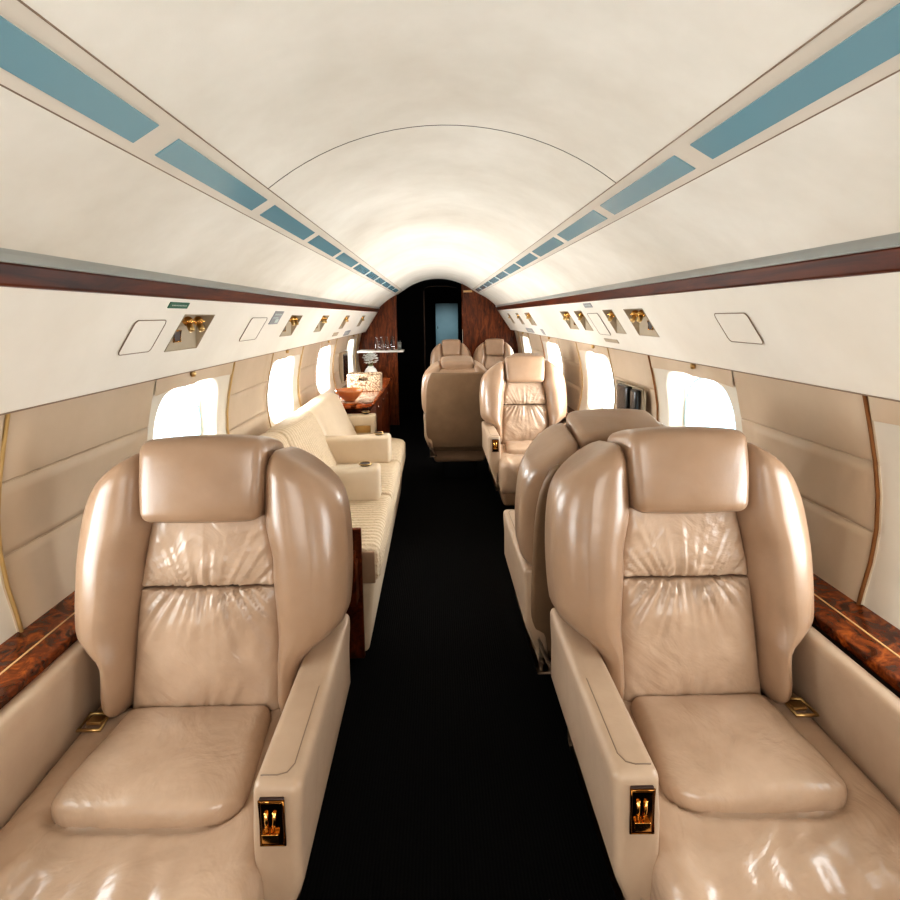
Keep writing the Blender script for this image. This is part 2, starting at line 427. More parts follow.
placard(1, 4.85, 5.20, 1.20, 1.24, M['greyplacard'], 'grey control placard low on the far right side panel', dashes(.3, .7, [(.2+.15*i, .08) for i in range(4)]))
placard(1, 4.35, 4.45, 1.20, 1.245, M['greyplacard'], 'grey label low on the right side panel beside the far window', [])

# side walls
WP = [(.665, .972), (.70, .978), (.78, .995), (.86, 1.003), (.94, 1.000), (1.02, .988), (1.10, .971), (1.195, .948)]
def wx(z): return interp(WP, z) if False else lin(WP, z)
WZ = [.665, .70, .74, .78, .82, .86, .90, .94, .98, 1.02, 1.06, 1.10, 1.15, 1.195]
WCS = {-1: [-.45, .775, 2.05, 3.30, 4.54, 5.90], 1: [-.45, .83, 2.04, 3.29, 4.54, 5.88]}; BH = .335
WC = WCS[1]
def bays(s): return [(c-BH, c+BH) for c in WCS[s]]
def wall(s):
    """tan wall panels between the window bays, with pressed seams"""
    bm = bmesh.new(); zs = []
    for z in WZ: zs.append((z, 0))
    for g in (1.015, .845):
        zs += [(g-.004, 0), (g-.0018, .004), (g+.0018, .004), (g+.004, 0)]
    zs = sorted(set(zs))
    segs = []; y = Y0
    for a, b_ in bays(s):
        if a > y: segs.append((y, a))
        y = b_
    if y < Y1: segs.append((y, Y1))
    for a, b_ in segs:
        n = 6; ys = [a, a+.004] + [a+(b_-a)*i/n for i in range(1, n)] + [b_-.004, b_]
        R = []
        for k, yy in enumerate(ys):
            edge = .006 if k in (0, len(ys)-1) else 0
            R.append([bm.verts.new((s*(wx(z)+d+edge), yy, z)) for z, d in zs])
        for p, q in zip(R, R[1:]):
            for i in range(len(zs)-1): bm.faces.new([p[i], p[i+1], q[i+1], q[i]])
    for a, b_ in segs:
        for g in (1.015, .845): join(bm, tube([(s*(wx(g)+.0005), a+.004, g), (s*(wx(g)+.0005), b_-.004, g)], .0016, 5))
    return bm
NICHE_R = (2.46, 2.80, .80, 1.03)
for s, nm in ((-1, 'wall_left'), (1, 'wall_right')):
    w = struct(obj(nm, wall(s), M['vinyl']))
    # lower wall below the ledge
    struct(obj(nm+'_lower', quadstrip([(s*.872, .64), (s*.875, .3), (s*.86, -.01)], ys_list()), M['vinyl']))
    # burl ledge
    tn = 9 if s < 0 else 10
    led = struct(bevel(obj('trim_%d' % tn, prism([(s*.853, .664), (s*.985, .674), (s*.985, .63), (s*.858, .632)], Y0, Y1), M['burl']), .006))
    struct(obj('trim_%d' % (tn+2), prism([(s*.905, .6682), (s*.9085, .6684), (s*.9085, .6700), (s*.905, .6697)], Y0, Y1), M['inlay'], smooth=False))
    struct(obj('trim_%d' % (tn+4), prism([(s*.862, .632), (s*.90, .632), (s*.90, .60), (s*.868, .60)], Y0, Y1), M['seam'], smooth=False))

def rr_point(a, hy, hz, n=4.2):
    c, q = math.cos(a), math.sin(a)
    r = (abs(c/hy)**n + abs(q/hz)**n)**(-1/n)
    return r*c, r*q
def rect_point(a, hy, hz):
    c, q = math.cos(a), math.sin(a)
    t = min(hy/abs(c) if abs(c) > 1e-9 else 1e9, hz/abs(q) if abs(q) > 1e-9 else 1e9)
    return t*c, t*q
num = 0
for s in (-1, 1):
    for ci, c in enumerate(WCS[s]):
        num += 1
        e = empty('window_%d' % num, (s*wx(.93), c, .93)); struct(e)
        zc = .925; ZH0, ZH1 = .672, 1.192; hz = (ZH1-ZH0)/2; zm = (ZH0+ZH1)/2
        angs = sorted(set([2*PI*k/72 for k in range(72)] + [math.atan2(p*hz, q*BH) % (2*PI) for p in (-1, 1) for q in (-1, 1)]))
        bm = bmesh.new(); rings = []
        for t in (0, .3, .6, .85, .95, 1.0):
            ring = []
            for a in angs:
                oy, oz = rect_point(a, BH+.006, hz); iy, iz = rr_point(a, .262, .198)
                y = oy+(iy-oy)*t; z = (zm+oz)+(zc+iz-zm-oz)*t
                rec = .0065+.012*sm(t) + (.008 if t >= 1 else 0)
                ring.append(bm.verts.new((s*(wx(z)+rec), c+y, z)))
            rings.append(ring)
        for dep, sc in ((.03, .985), (.06, .955), (.066, .93), (.075, .905)):
            ring = []
            for a in angs:
                iy, iz = rr_point(a, .262*sc, .198*sc); z = zc+iz
                ring.append(bm.verts.new((s*(lin(WP, zc)+.012+dep - (lin(WP, zc)-lin(WP, z))*.8), c+iy, z)))
            rings.append(ring)
        for p, q in zip(rings, rings[1:]):
            n = len(angs)
            for k in range(n): bm.faces.new([p[k], p[(k+1) % n], q[(k+1) % n], q[k]])
        o = obj('surround', bm, M['vinyl_light'], e); o.location = -e.location
        bm = bmesh.new(); bm.faces.new([bm.verts.new((s*(wx(zc)+.089), c+rr_point(a, .245, .185)[0], zc+rr_point(a, .245, .185)[1])) for a in angs])
        o = obj('pane', bm, M['pane'], e); o.location = -e.location
        # oval outer frame
        pts = [(s*(wx(zc)+.084), c+rr_point(a, .236, .18, 2.6)[0], zc+rr_point(a, .236, .18, 2.6)[1]) for a in angs]
        o = obj('glazing_ring', tube(pts, .007, 8, closed=True), M['icy'], e); o.location = -e.location
        # draped shade head: two creased wings meeting at a small brass pull
        bm = bmesh.new(); nu = 24; rows = []
        for j in range(7):
            row = []
            for i in range(nu+1):
                u = i/nu*2-1; v = j/6
                z = 1.190 - v*(.060+.012*abs(u)**1.5); y = c+u*(BH-.005)
                uu = u+.3; fold = .010*math.exp(-abs(uu)*2.2)*math.cos(abs(uu)*(14-5*v))*(.25+v) + .008*v*(1-abs(u)) 
                row.append(bm.verts.new((s*(wx(z)-.001-fold), y, z)))
            rows.append(row)
        for p, q in zip(rows, rows[1:]):
            for k in range(nu): bm.faces.new([p[k], p[k+1], q[k+1], q[k]])
        o = obj('shade_head', bm, M['vinyl'], e); o.location = -e.location
        o = obj('shade_pull', lathe([(0, -.012), (.008, -.010), (.011, 0), (.008, .009), (0, .011)], 14, (s*(wx(1.155)-.018), c-.10, 1.168)), M['brass'], e); o.location = -e.location
        # wood strip on the far edge of every second bay
        for side in (1, -1):
            yy = c+side*(BH+.003)
            wood = (side == 1 and ci in (1, 2, 4)) if s > 0 else (side == 1)
            if side == -1 and not (ci in (3, 5)): continue
            pts = [(s*(wx(z)-.002), yy, z) for z in WZ]
            o = obj('edge_strip', tube(pts, .0042 if wood else .003, 8), M['goldstrip'] if (s < 0 or not wood) else M['strip'], e); o.location = -e.location

# floor
bm = bmesh.new(); vs = [bm.verts.new(p) for p in ((-1, Y0, 0), (1, Y0, 0), (1, 9.2, 0), (-1, 9.2, 0))]; bm.faces.new(vs)
struct(obj('floor', bm, M['carpet'], smooth=False))
# end walls: cross-section outline
def outline(sx=1.0):
    half = [(x, z) for x, z in CEN if x > 0] + SC + [(.74, 1.43), (.90, 1.19), (.95, 1.19), (1.0, .93), (.975, .67), (.86, .3), (.86, 0)]
    return half
def xsec(y, x0=None, x1=None):
    """filled slice of the cabin section between x0 and x1"""
    def top(x):
        x = abs(x)
        tab = sorted([(a, z) for a, z in outline() if z > 1.18])
        return lin([(0, 1.83)]+tab, x)
    n = 24; bm = bmesh.new(); T = []; B = []
    for i in range(n+1):
        x = x0+(x1-x0)*i/n; T.append(bm.verts.new((x, y, top(x)+.004))); B.append(bm.verts.new((x, y, 0)))
    for i in range(n): bm.faces.new([B[i], B[i+1], T[i+1], T[i]])
    return bm
def thick(bm, d):
    r = bmesh.ops.extrude_face_region(bm, geom=bm.faces[:])
    bmesh.ops.translate(bm, vec=(0, d, 0), verts=[v for v in r['geom'] if isinstance(v, bmesh.types.BMVert)])
    return bm
struct(obj('wall_back', box(-1.08, 1.08, Y0-.03, Y0+.004, -.01, 1.88, .002), M['vinyl'], smooth=False))
struct(obj('wall_far_left', thick(xsec(6.5, -1.0, -.51), .05), M['burl_wall'], smooth=False))
struct(obj('wall_far_right', thick(xsec(6.5, .305, 1.0), .05), M['burl_wall'], smooth=False))
# dark vestibule behind
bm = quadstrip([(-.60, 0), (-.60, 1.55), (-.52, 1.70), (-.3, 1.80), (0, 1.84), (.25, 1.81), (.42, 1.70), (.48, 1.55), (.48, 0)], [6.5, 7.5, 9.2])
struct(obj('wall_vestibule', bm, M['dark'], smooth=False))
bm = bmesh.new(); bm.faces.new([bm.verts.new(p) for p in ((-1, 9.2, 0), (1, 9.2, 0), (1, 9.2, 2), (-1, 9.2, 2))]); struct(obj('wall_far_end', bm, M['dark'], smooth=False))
# partition with arched doorway
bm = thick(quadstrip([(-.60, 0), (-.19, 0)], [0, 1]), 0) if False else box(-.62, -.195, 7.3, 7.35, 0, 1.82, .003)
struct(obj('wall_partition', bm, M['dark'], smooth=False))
pts = [(-.185, 7.29, z) for z in (0, .4, .8, 1.2, 1.6, 1.72)] + [(-.17, 7.29, 1.755), (-.12, 7.29, 1.775), (0, 7.29, 1.785), (.12, 7.29, 1.78), (.27, 7.29, 1.755)]
struct(obj('trim_15', tube(pts, [.010]*6+[.007]*5, 8), plain('dim_bronze', (.20, .13, .10), .35, .6)))
d = empty('door_1', (.17, 9.0, 0)); struct(d)
o = obj('door_panel', box(-.185, .185, 8.6, 8.63, 0, 1.575, .006), M['bluedoor'], d); o.location = -d.location + Vector((.155, 0, 0))
o = obj('latch', box(-.155, -.145, 8.585, 8.6, 1.16, 1.20, .002), M['black'], d); o.location = -d.location + Vector((.155, 0, 0))
# small nameplate and wooden stile on the right bulkhead
tag(obj('nameplate', box(.322, .43, 6.484, 6.498, 1.655, 1.680, .003), M['inlay']), 'small pale plate at the top of the right wooden bulkhead', 'plate')
struct(obj('trim_16', tube([(.305, 6.49, .3), (.305, 6.49, 1.2)], .008, 8), M['chrome']))
struct(obj('trim_17', tube([(.305, 6.49, 1.2), (.305, 6.49, 1.755)], .008, 8), M['burl_wall']))

# ------------------------------------------------------------------ lounge seats
REC = math.radians(10.5)
def bk(p, y0=.20, z0=.50):                      # back-rest space to chair space
    return Vector((p.x, y0 + p.z*math.sin(REC) + p.y*math.cos(REC), z0 + p.z*math.cos(REC) - p.y*math.sin(REC)))
OUT = [(-.06, .218), (.10, .220), (.125, .232), (.150, .268), (.175, .292), (.21, .300), (.30, .304), (.38, .301), (.44, .293), (.49, .279), (.53, .257), (.558, .228), (.576, .195)]
INN = [(-.06, .163), (0, .164), (.14, .162), (.285, .148), (.33, .146), (.42, .128), (.60, .130)]
def spline(tab, t):
    n = len(tab)
    if t <= tab[0][0]: return tab[0][1]
    if t >= tab[-1][0]: return tab[-1][1]
    for i in range(n-1):
        if t <= tab[i+1][0]:
            (a, x), (b_, y) = tab[i], tab[i+1]; h = b_-a; q = (t-a)/h
            m0 = (y-tab[i-1][1])/(b_-tab[i-1][0]) if i > 0 else (y-x)/h
            m1 = (tab[i+2][1]-x)/(tab[i+2][0]-a) if i < n-2 else (y-x)/h
            return (2*q**3-3*q*q+1)*x + (q**3-2*q*q+q)*h*m0 + (-2*q**3+3*q*q)*y + (q**3-q*q)*h*m1
def nz(x, y, z=0): return noise.noise(Vector((x, y, z)))
def make_chair(w):
    """w = +1: window side is local +x. seat faces local -y"""
    root = empty('armchair')
    L, LF = M['leather'], M['leather_fold']
    # --- back shell and rear panel
    bm = rbox(.262, .058, .345, .055, (10, 2, 16), (0, .115, .200))
    def f(p):
        p.x *= spline(OUT, p.z)/.304 if p.z > .35 else (1 if p.z > 0 else 1+.3*p.z)
        return bk(p)
    obj('back_shell', deform(bm, f), L, root)
    bm = rbox(.268, .014, .330, .014, (10, 1, 16), (0, .170, .195))
    def f(p):
        p.x *= spline(OUT, min(.55, p.z+.02))/.304 if p.z > .35 else (1 if p.z > 0 else 1+.3*p.z)
        p.y += .012*(1-(p.x/.27)**2)
        return bk(p)
    obj('rear_panel', deform(bm, f), M['leather_dark'], root)
    # --- wings
    for s in (-1, 1):
        bm = rbox(.080, .112, .293, .060, (8, 6, 30), (0, .058, .283))
        def f(p, s=s):
            t = (p.x+.080)/.160
            z = p.z; zz = z
            a = spline(INN, z); b_ = spline(OUT, z)
            x = a+(b_-a)*t
            edge = sm((z-.42)/.15)
            zz = z - .030*edge*t**3
            y = p.y
            # soft puff, front swells in the middle of the pad
            fr = sm((.115-p.y)/.14)
            y -= .022*math.sin(PI*min(1, max(0, t)))*(-.1+1.1*fr)*(.6+.4*math.sin(PI*min(1, max(0, (z+.05)/.6))))
            y += .030*t*t*(-.2+1.2*fr)
            y += .0035*nz(x*9+s*3, z*5, 1.3)
            return bk(Vector((s*x+w*.005*(1-t), y, zz)))
        obj('side_bolster', deform(bm, f), L, root)
    # --- upper and lower back cushions with gathered seams
    def pad(z0, z1, w0, w1, depth, seam_top, seam_bot, seed, name, mat, puff):
        nx_, nz_ = 44, 34
        bm = rbox(.15, .05, .5, .022, (nx_, 2, nz_), (0, .0, .5))
        H = z1-z0
        def f(p):
            v = p.z; u = p.x/.15
            # keep rounding isotropic in z
            hw = w0+(w1-w0)*v
            z = z0 + H*v
            x = u*hw
            front = p.y < 0
            y = p.y
            if front:
                y -= puff*(1-u*u)**.8*(1-(2*v-1)**4)**.7 if abs(u) < 1 and 0 < v < 1 else 0
                dt = (1-v)*H; db = v*H
                g = 0
                if seam_top:
                    ang = x/(.10+dt*.9)
                    g += seam_top*math.exp(-dt/.055)*(nz(ang*13, seed, dt*3)*1.0 + .6*nz(ang*27, seed+4, dt*4))
                if seam_bot:
                    ang = x/(.10+db*.9)
                    g += seam_bot*math.exp(-db/.05)*(nz(ang*12, seed+9, db*3)*1.0+.6*nz(ang*25, seed+2, db*4))
                # diagonal pulls from the corners
                for sg in (-1, 1):
                    q = (x*sg*1.0 + (z-z0)*.62)*55
                    r = (x*sg)*.62 - (z-z0) + H*.35
                    g += .0022*math.sin(q+3*nz(x*9, z*9, seed+sg))*math.exp(-(r/.05)**2)*sm((abs(u)-.25)/.4)
                g += .0025*nz(x*16, z*22, seed)
                y += g*sm((1-abs(u))*8)
            return bk(Vector((x+w*.005, y+.052, z)))
        # compress rounding in z
        for vtx in bm.verts:
            vtx.co.z = vtx.co.z
        return obj(name, deform(bm, f), mat, root)
    pad(.264, .425, .158, .134, .05, 0, .016, 3.1, 'upper_back_cushion', LF, .012)
    pad(-.015, .261, .170, .158, .05, .019, .005, 7.7, 'lower_back_cushion', LF, .022)
    # --- headrest
    bm = rbox(.138, .095, .091, .025, (12, 8, 8), (0, .035, .510))
    def f(p):
        u = p.x/.138
        if p.y < .045: p.y -= .014*(1-u*u)*(1-((p.z-.512)/.088)**2)**.5 if abs(p.z-.512) < .088 else 0
        if p.z > .512: p.z += .010*(1-u*u)-.012*sm((p.y-.02)/.13)
        if p.z < .512: p.z -= .004*(1-u*u)
        p.x *= 1 - .05*sm((.53-p.z)/.12)
        p.y += .0015*nz(p.x*20, p.z*20, 2); p.x += w*.005
        return bk(p)
    hr = obj('headrest', deform(bm, f), L, root)
    # --- seat: wide base cushion and inset pad
    xa, xb = -.224, .262
    bm = rbox((xb-xa)/2, .225, .115, .042, (40, 36, 4), (w*(xa+xb)/2, .012, .374))
    def f(p):
        if p.z > .37:
            fr = sm((-.06-p.y)/.16)
            p.z += .006*nz(p.x*7, p.y*7, 4)
            px = abs(p.x-w*.012)/.170; py = abs(p.y-.067)/.136; g = (px**5+py**5)**.2
            p.z -= .014*math.exp(-((g-1.0)/.05)**2)
            # folds running over the front roll
            p.z += .0130*(nz(p.x*24+p.y*6, p.y*4, 8))*fr + .0030*math.sin(p.x*70+6*nz(p.x*5, p.y*9, 2))*fr
            p.z += .0035*(nz(p.x*38-p.y*30, p.y*10+p.x*14, 5))*sm((.12-p.y)/.2)
            p.z -= .012*sm((-.12-p.y)/.1)
            p.z += .004*sm((p.y-.0)/.2)
        if p.y < -.17: p.y += .004*nz(p.x*26, p.z*8, 8)
        return p
    obj('seat_cushion', deform(bm, f), LF, root)
    bm = rbox(1, 1, .030, .028, (22, 22, 2))
    bm.free()
    bm = rbox(.160, .150, .028, .024, (24, 22, 2), (0, 0, 0))
    def f(p):
        u = p.x/.16; v = p.y/.15                # v -1 front
        k = 1 - .085*max(0, -v)**6*0
        hw = .166+.010*(-v)
        x = w*.012 + u*hw*(1-.10*abs(v)**7 if v < 0 else 1)
        y = .067 + v*.130*(1-.13*abs(u)**6 if v < 0 else 1)
        z = .486 + p.z
        if p.z > 0:
            z += .016*(1-u*u)*(1-v*v) + .0035*nz(x*11, y*11, 6)
            z += .003*max(0, nz(x*34+2, y*30, 1))*math.exp(-((y-.09)**2+(x)**2)/.004)
        return Vector((x, y, z))
    obj('seat_pad', deform(bm, f), LF, root)
    # shadow gap strip behind the pad
    # --- aisle side arm: slab with rounded nose, tapering under
    def arm(x0, x1, ztop, yf, yr, aisle):
        bm = rbox(abs(x1-x0)/2, (yr-yf)/2, (ztop-.25)/2, .017, (3, 14, 16), ((x0+x1)/2, (yf+yr)/2, (ztop+.25)/2))
        def f(p):
            if aisle:
                low = max(0, .43-p.z)
                if p.x*w < (x0+x1)/2*w: p.x += w*low*.42
                p.y += low*.12*(1 if p.y < 0 else -.6)
                p.x -= w*.004*sm((p.z-.52)/.08)
            return p
        return deform(bm, f)
    obj('aisle_arm', arm(-w*.286, -w*.208, .622, -.128, .375, True), M['leather_lit'], root)
    obj('window_arm', arm(w*.258, w*.306, .645, -.190, .375, False), M['leather_lit'], root)
    # arm top stitch
    x = -w*.281
    obj('stitching', tube([(x+w*.010, .10, .6215), (x+w*.010, 0, .6218), (x+w*.010, -.085, .6218), (x+w*.018, -.102, .6222), (x+w*.032, -.107, .6222), (-w*.222, -.107, .6222)], .0012, 6), M['leather_edge'], root)
    # gold control recess in the front of the arm
    gx = -w*.2455
    g = obj('control_plate', box(gx-.0195, gx+.0195, -0.1325, -0.1270, .524, .604, .002), M['slot'], root)
    fr = tube([(gx-.019, -0.1330, .523), (gx+.019, -0.1330, .523), (gx+.019, -0.1330, .601), (gx-.019, -0.1330, .601)], .0022, 6, closed=True)
    obj('gold_frame', fr, M['gold_dark'], g)
    obj('gold_face', box(gx-.0165, gx+.0165, -0.1345, -0.1310, .5255, .5985, .001), M['gold_dark'], g)
    bm = tube([(gx-.008, -0.1360, .584), (gx-.008, -0.1360, .552)], .003, 8)
    join(bm, tube([(gx+.005, -0.1360, .584), (gx+.004, -0.1360, .565), (gx+.001, -0.1360, .552)], .0028, 8))
    join(bm, box(gx-.0145, gx+.0115, -0.1410, -0.1340, .534, .549, .001))
    obj('lever', bm, M['gold'], g)
    # --- under-seat body and pedestal
    bm = rbox(.24, .24, .10, .03, (4, 4, 6), (w*.02, .04, .275))
    def f(p):
        k = 1-max(0, .30-p.z)*.55; return Vector((w*.03+(p.x-w*.03)*k, .04+(p.y-.04)*k, p.z))
    obj('seat_frame', deform(bm, f), L, root)
    bm = rbox(.15, .15, .10, .02, (3, 3, 3), (w*.03, .05, .102))
    obj('pedestal', bm, M['black'], root)
    # lower rear skirt between the arms
    bm = rbox(.235, .03, .07, .02, (3, 2, 3), (w*.01, .325, .36))
    obj('rear_skirt', deform(bm, lambda p: Vector((p.x*(1-max(0, .4-p.z)*.5), p.y-max(0, .4-p.z)*.25, p.z))), M['leather_dark'], root)
    # --- seat belts: strap + buckle in the gap beside the pad
    bx = w*.222
    bm = box(bx-.020, bx+.020, .085, .190, .500, .507, .002)
    deform(bm, lambda p: Vector((p.x+(p.y-.12)*-.2*w, p.y, p.z+.05*max(0, p.y-.15))))
    sb = obj('belt_strap', bm, M['leather_dark'], root); sb.location = (-w*.006, .078, -.001)
    bm = tube([(bx-.020, .050, .509), (bx+.024, .050, .509), (bx+.020, .095, .511), (bx-.022, .095, .511)], .004, 8, closed=True)
    join(bm, box(bx-.015, bx+.015, .066, .088, .506, .513, .002))
    obj('buckle', bm, M['brass'], sb)
    bm = box(-w*.213-.008, -w*.213+.008, .09, .15, .505, .530, .006)
    obj('release_button', bm, M['brass'], root)
    return root
proto = {1: make_chair(1), -1: make_chair(-1)}
used = set()
def copy_tree(o, parent=None):
    c = o.copy(); COL.objects.link(c)
    if parent: c.parent = parent
    for ch in list(o.children): copy_tree(ch, c)
    return c
def chair(w, x, y, rot, label, sx=1.0, sz=1.0, group=None):
    if w in used: r = copy_tree(proto[w])
    else: r = proto[w]; used.add(w)
    r.location = (x, y, 0); r.rotation_euler = (0, 0, rot); r.scale = (sx, 1, sz)
    tag(r, label, 'armchair', group)
    return r
chair(-1, -.550, .890, 0, 'large tan leather armchair facing the camera at the near left of the aisle', 1.03)
chair(1, .545, .900, 0, 'large tan leather armchair facing the camera at the near right of the aisle', .985)
c2 = chair(-1, .512, 1.880, PI, 'tan leather armchair seen from behind, right behind the near right armchair', .96, .968)
chair(1, .585, 3.33, 0, 'tan leather armchair facing the camera midway down the right side', 1.0, .985)
chair(-1, .135, 4.45, PI, 'brown-backed armchair turned away from the camera, left of the middle facing armchair', .93, .95)
chair(-1, .68, 4.38, PI, 'armchair turned away, mostly hidden behind the middle facing armchair', .86, .965)
chair(1, .14, 5.60, 0, 'far armchair facing the camera, left one of the pair at the wooden bulkhead', .78)
chair(1, .63, 5.60, 0, 'far armchair facing the camera, right one of the pair at the wooden bulkhead', .78)

# ------------------------------------------------------------------ sofa
sofa = empty('sofa', (-.6, 2.9, 0)); tag(sofa, 'long cream sofa with ribbed seat along the left wall', 'sofa')
def sp(name, bm, mat, par=None):
    o = obj(name, bm, mat, par or sofa)
    if par is None: o.location = -sofa.location
    return o
SY = [1.97, 2.62, 3.24, 3.90]
bm = box(-.835, -.315, 1.97, 3.86, .02, .34, .02, (2, 8, 4))
deform(bm, lambda p: Vector((p.x+(.035 if p.x > -.5 else 0)*(p.z/.34), p.y, p.z)))
sp('base', bm, M['sofa_smooth'])
for i in range(3):
    a, b_ = SY[i]+.002, SY[i+1]-.002
    bm = rbox(.240, (b_-a)/2, .075, .035, (14, 20, 3), (-.500, (a+b_)/2, .385))
    def f(p):
        t = (p.y-a)/(b_-a)
        if p.z > .385: p.z += .014*math.sin(PI*min(1, max(0, t)))
        if i == 2 and p.x > -.45: p.x -= .12*sm((p.y-3.72)/.18)**2
        return p
    sp('seat_cushion', deform(bm, f), M['sofa_cloth'])
    bm = rbox(.062, (b_-a)/2+.004, .25, .045, (4, 16, 12), (0, 0, 0))
    def f(p, a=a, b_=b_, i=i):
        z = .575+p.z*.90
        x = -.702+p.x - (z-.42)*.44
        if p.x > 0: x += .02*math.sin(PI*(p.y+(b_-a)/2)/(b_-a))
        if i == 2:
            x += .03*sm(p.y/.3)
            z += .012*sm((p.y+.1)/.3)
        return Vector((x, (a+b_)/2+p.y, z))
    sp('back_cushion', deform(bm, f), M['sofa_cloth'] if i < 2 else M['sofa_smooth'])
for i, (y, xf) in enumerate(((2.49, -.312), (3.17, -.318), (3.92, -.500))):
    bm = rbox((xf+.80)/2, .055, .088, .024, (10, 4, 4), ((xf-.80)/2, y+.05, .535))
    deform(bm, lambda p: Vector((p.x, p.y, p.z+.012*sm((p.x+.60)/.3))))
    ar = sp('folding_arm', bm, M['sofa_smooth'])
    ch = lathe([(.030, .6405), (.033, .643), (.027, .6435), (.025, .637), (.022, .628), (.0, .627)], 24, (xf-.075, y+.05, 0))
    sp('cup_holder', ch, M['slot'], ar)
    sp('cup_rim', tube([(xf-.075+.031*math.cos(a), y+.05+.031*math.sin(a), .6425) for a in [2*PI*k/24 for k in range(24)]], .003, 6, closed=True), M['brass'], ar)
    if i == 2:
        sp('control_panel', box(xf-.155, xf-.035, y-.012, y-.002, .49, .545, .003), M['brass'], ar)
# near end: gathered end of the seat and wooden end board
sp('end_cap', rbox(.225, .006, .066, .03, (6, 1, 4), (-.502, 1.968, .384)), M['leather'])
rack = empty('magazine_rack', (-.40, 1.93, 0)); tag(rack, 'dark wooden magazine rack at the near end of the sofa', 'magazine rack')
o = obj('end_board', box(-.80, -.325, 1.935, 1.958, .02, .555, .006), M['rail'], rack); o.location = -rack.location
o = obj('pocket_front', box(-.80, -.338, 1.865, 1.877, .28, .50, .005), M['rail'], rack); o.location = -rack.location
o = obj('pocket_side', box(-.352, -.338, 1.877, 1.935, .28, .44, .003), M['rail'], rack); o.location = -rack.location
for k, (mt, lb) in enumerate(((M['paper'], 'white magazine in the wooden rack beside the sofa'), (M['teal'], 'teal covered magazine in the wooden rack beside the sofa'))):
    o = tag(obj('magazine', box(-.66, -.358+.002*k, 1.884+.022*k, 1.894+.022*k, .305, .530-.012*k, .002), mt), lb, 'magazine')
# ------------------------------------------------------------------ credenza and what stands on it
cr = empty('credenza', (-.76, 4.9, 0)); tag(cr, 'glossy orange wooden credenza beyond the sofa on the left', 'cabinet')
def cp(name, bm, mat, par=None, smooth=True):
    o = obj(name, bm, mat, par or cr, smooth)
    if par is None: o.location = -cr.location
    return o
top = box(-.851, -.535, 4.02, 5.85, .655, .684, .010, (8, 20, 1))
def f(p):
    if p.x > -.62: p.x -= .08*sm((4.20-p.y)/.18)**2
    return p
cp('worktop', deform(top, f), M['table'])
cp('carcass', box(-.84, -.575, 4.12, 5.80, .03, .655, .006), M['rail'])
for k in range(4):
    y0 = 4.14+.415*k
    d_ = cp('door', box(-.576, -.560, y0, y0+.40, .08, .63, .005), M['rail'])
    cp('knob', lathe([(0, 0), (.010, .002), (.010, .012), (0, .014)], 12, (0, 0, 0)), M['chrome'], d_)
    kn = d_.children[0]; kn.rotation_euler = (0, PI/2, 0); kn.location = (-.560, y0+.05, .57)
bowl = tag(obj('bowl', lathe([(.0, .0), (.045, 0), (.05, .008), (.085, .035), (.112, .075), (.118, .094), (.112, .094), (.10, .07), (.075, .04), (.04, .018), (0, .015)], 32, (-.745, 4.24, .6855)), M['copper']), 'round glossy orange wooden bowl on the credenza', 'bowl')
tag(obj('placemat', box(-.845, -.55, 4.13, 4.72, .6842, .687, .001, (1, 1, 1)), M['marble']), 'veined stone-look mat under the bowl on the credenza', 'mat')
bowl.location.z = .0016
# basket
bk_ = empty('basket', (-.70, 4.86, .684)); tag(bk_, 'rectangular woven basket on the credenza behind the bowl', 'basket')
bm = bmesh.new()
def bwall(x0, x1, y0, y1): return box(x0, x1, y0, y1, 0.002, .155, .006, (6, 6, 6))
b1 = box(-.155, .155, -.09, -.078, .002, .10, .004); join(b1, box(-.155, -.045, -.09, -.078, .095, .155, .004)); join(b1, box(.045, .155, -.09, -.078, .095, .155, .004)); join(b1, box(-.05, .05, -.09, -.078, .132, .155, .004))
join(b1, bwall(-.155, .155, .078, .09)); join(b1, bwall(-.155, -.143, -.09, .09)); join(b1, bwall(.143, .155, -.09, .09))
join(b1, box(-.15, .15, -.085, .085, .002, .012, .003))
obj('woven_sides', b1, M['woven'], bk_)
obj('rim', tube([(-.15, -.085, .156), (.15, -.085, .156), (.15, .085, .156), (-.15, .085, .156)], .007, 8, closed=True), M['woven'], bk_)
obj('lining', box(-.142, .142, -.077, .077, .012, .03, .002), M['slot'], bk_)
# vase with flowers
vs_ = empty('flower_vase', (-.70, 5.32, .684)); vs_.scale = (.72, .72, .86); tag(vs_, 'round white vase with white flowers behind the basket', 'vase')
obj('vase', lathe([(0, 0), (.05, 0), (.085, .04), (.10, .09), (.095, .14), (.07, .185), (.04, .205), (.045, .215), (.035, .213), (.03, .2)], 28), M['white'], vs_)
fl = bmesh.new()
for k in range(60):
    a = random.uniform(0, 2*PI); r = random.uniform(.01, .10); z = .27+random.uniform(-.03, .10)*(1.1-r*5)
    c = Vector((r*math.cos(a), r*math.sin(a), z))
    for q in range(5):
        b_ = 2*PI*q/5; d_ = Vector((math.cos(b_), math.sin(b_), .4)); t_ = Vector((-math.sin(b_), math.cos(b_), 0))
        L_ = .042
        p = [c, c+d_*L_*.6+t_*L_*.4, c+d_*L_, c+d_*L_*.6-t_*L_*.4]
        fl.faces.new([fl.verts.new(x) for x in p])
obj('blossoms', fl, M['flower'], vs_, smooth=False)
st = bmesh.new()
for k in range(8):
    a = 2*PI*k/8; join(st, tube([(0, 0, .19), (.03*math.cos(a), .03*math.sin(a), .24), (.06*math.cos(a), .06*math.sin(a), .28)], .002, 5))
obj('stems', st, plain('pale_green_stem', (.2, .26, .12), .6), vs_)
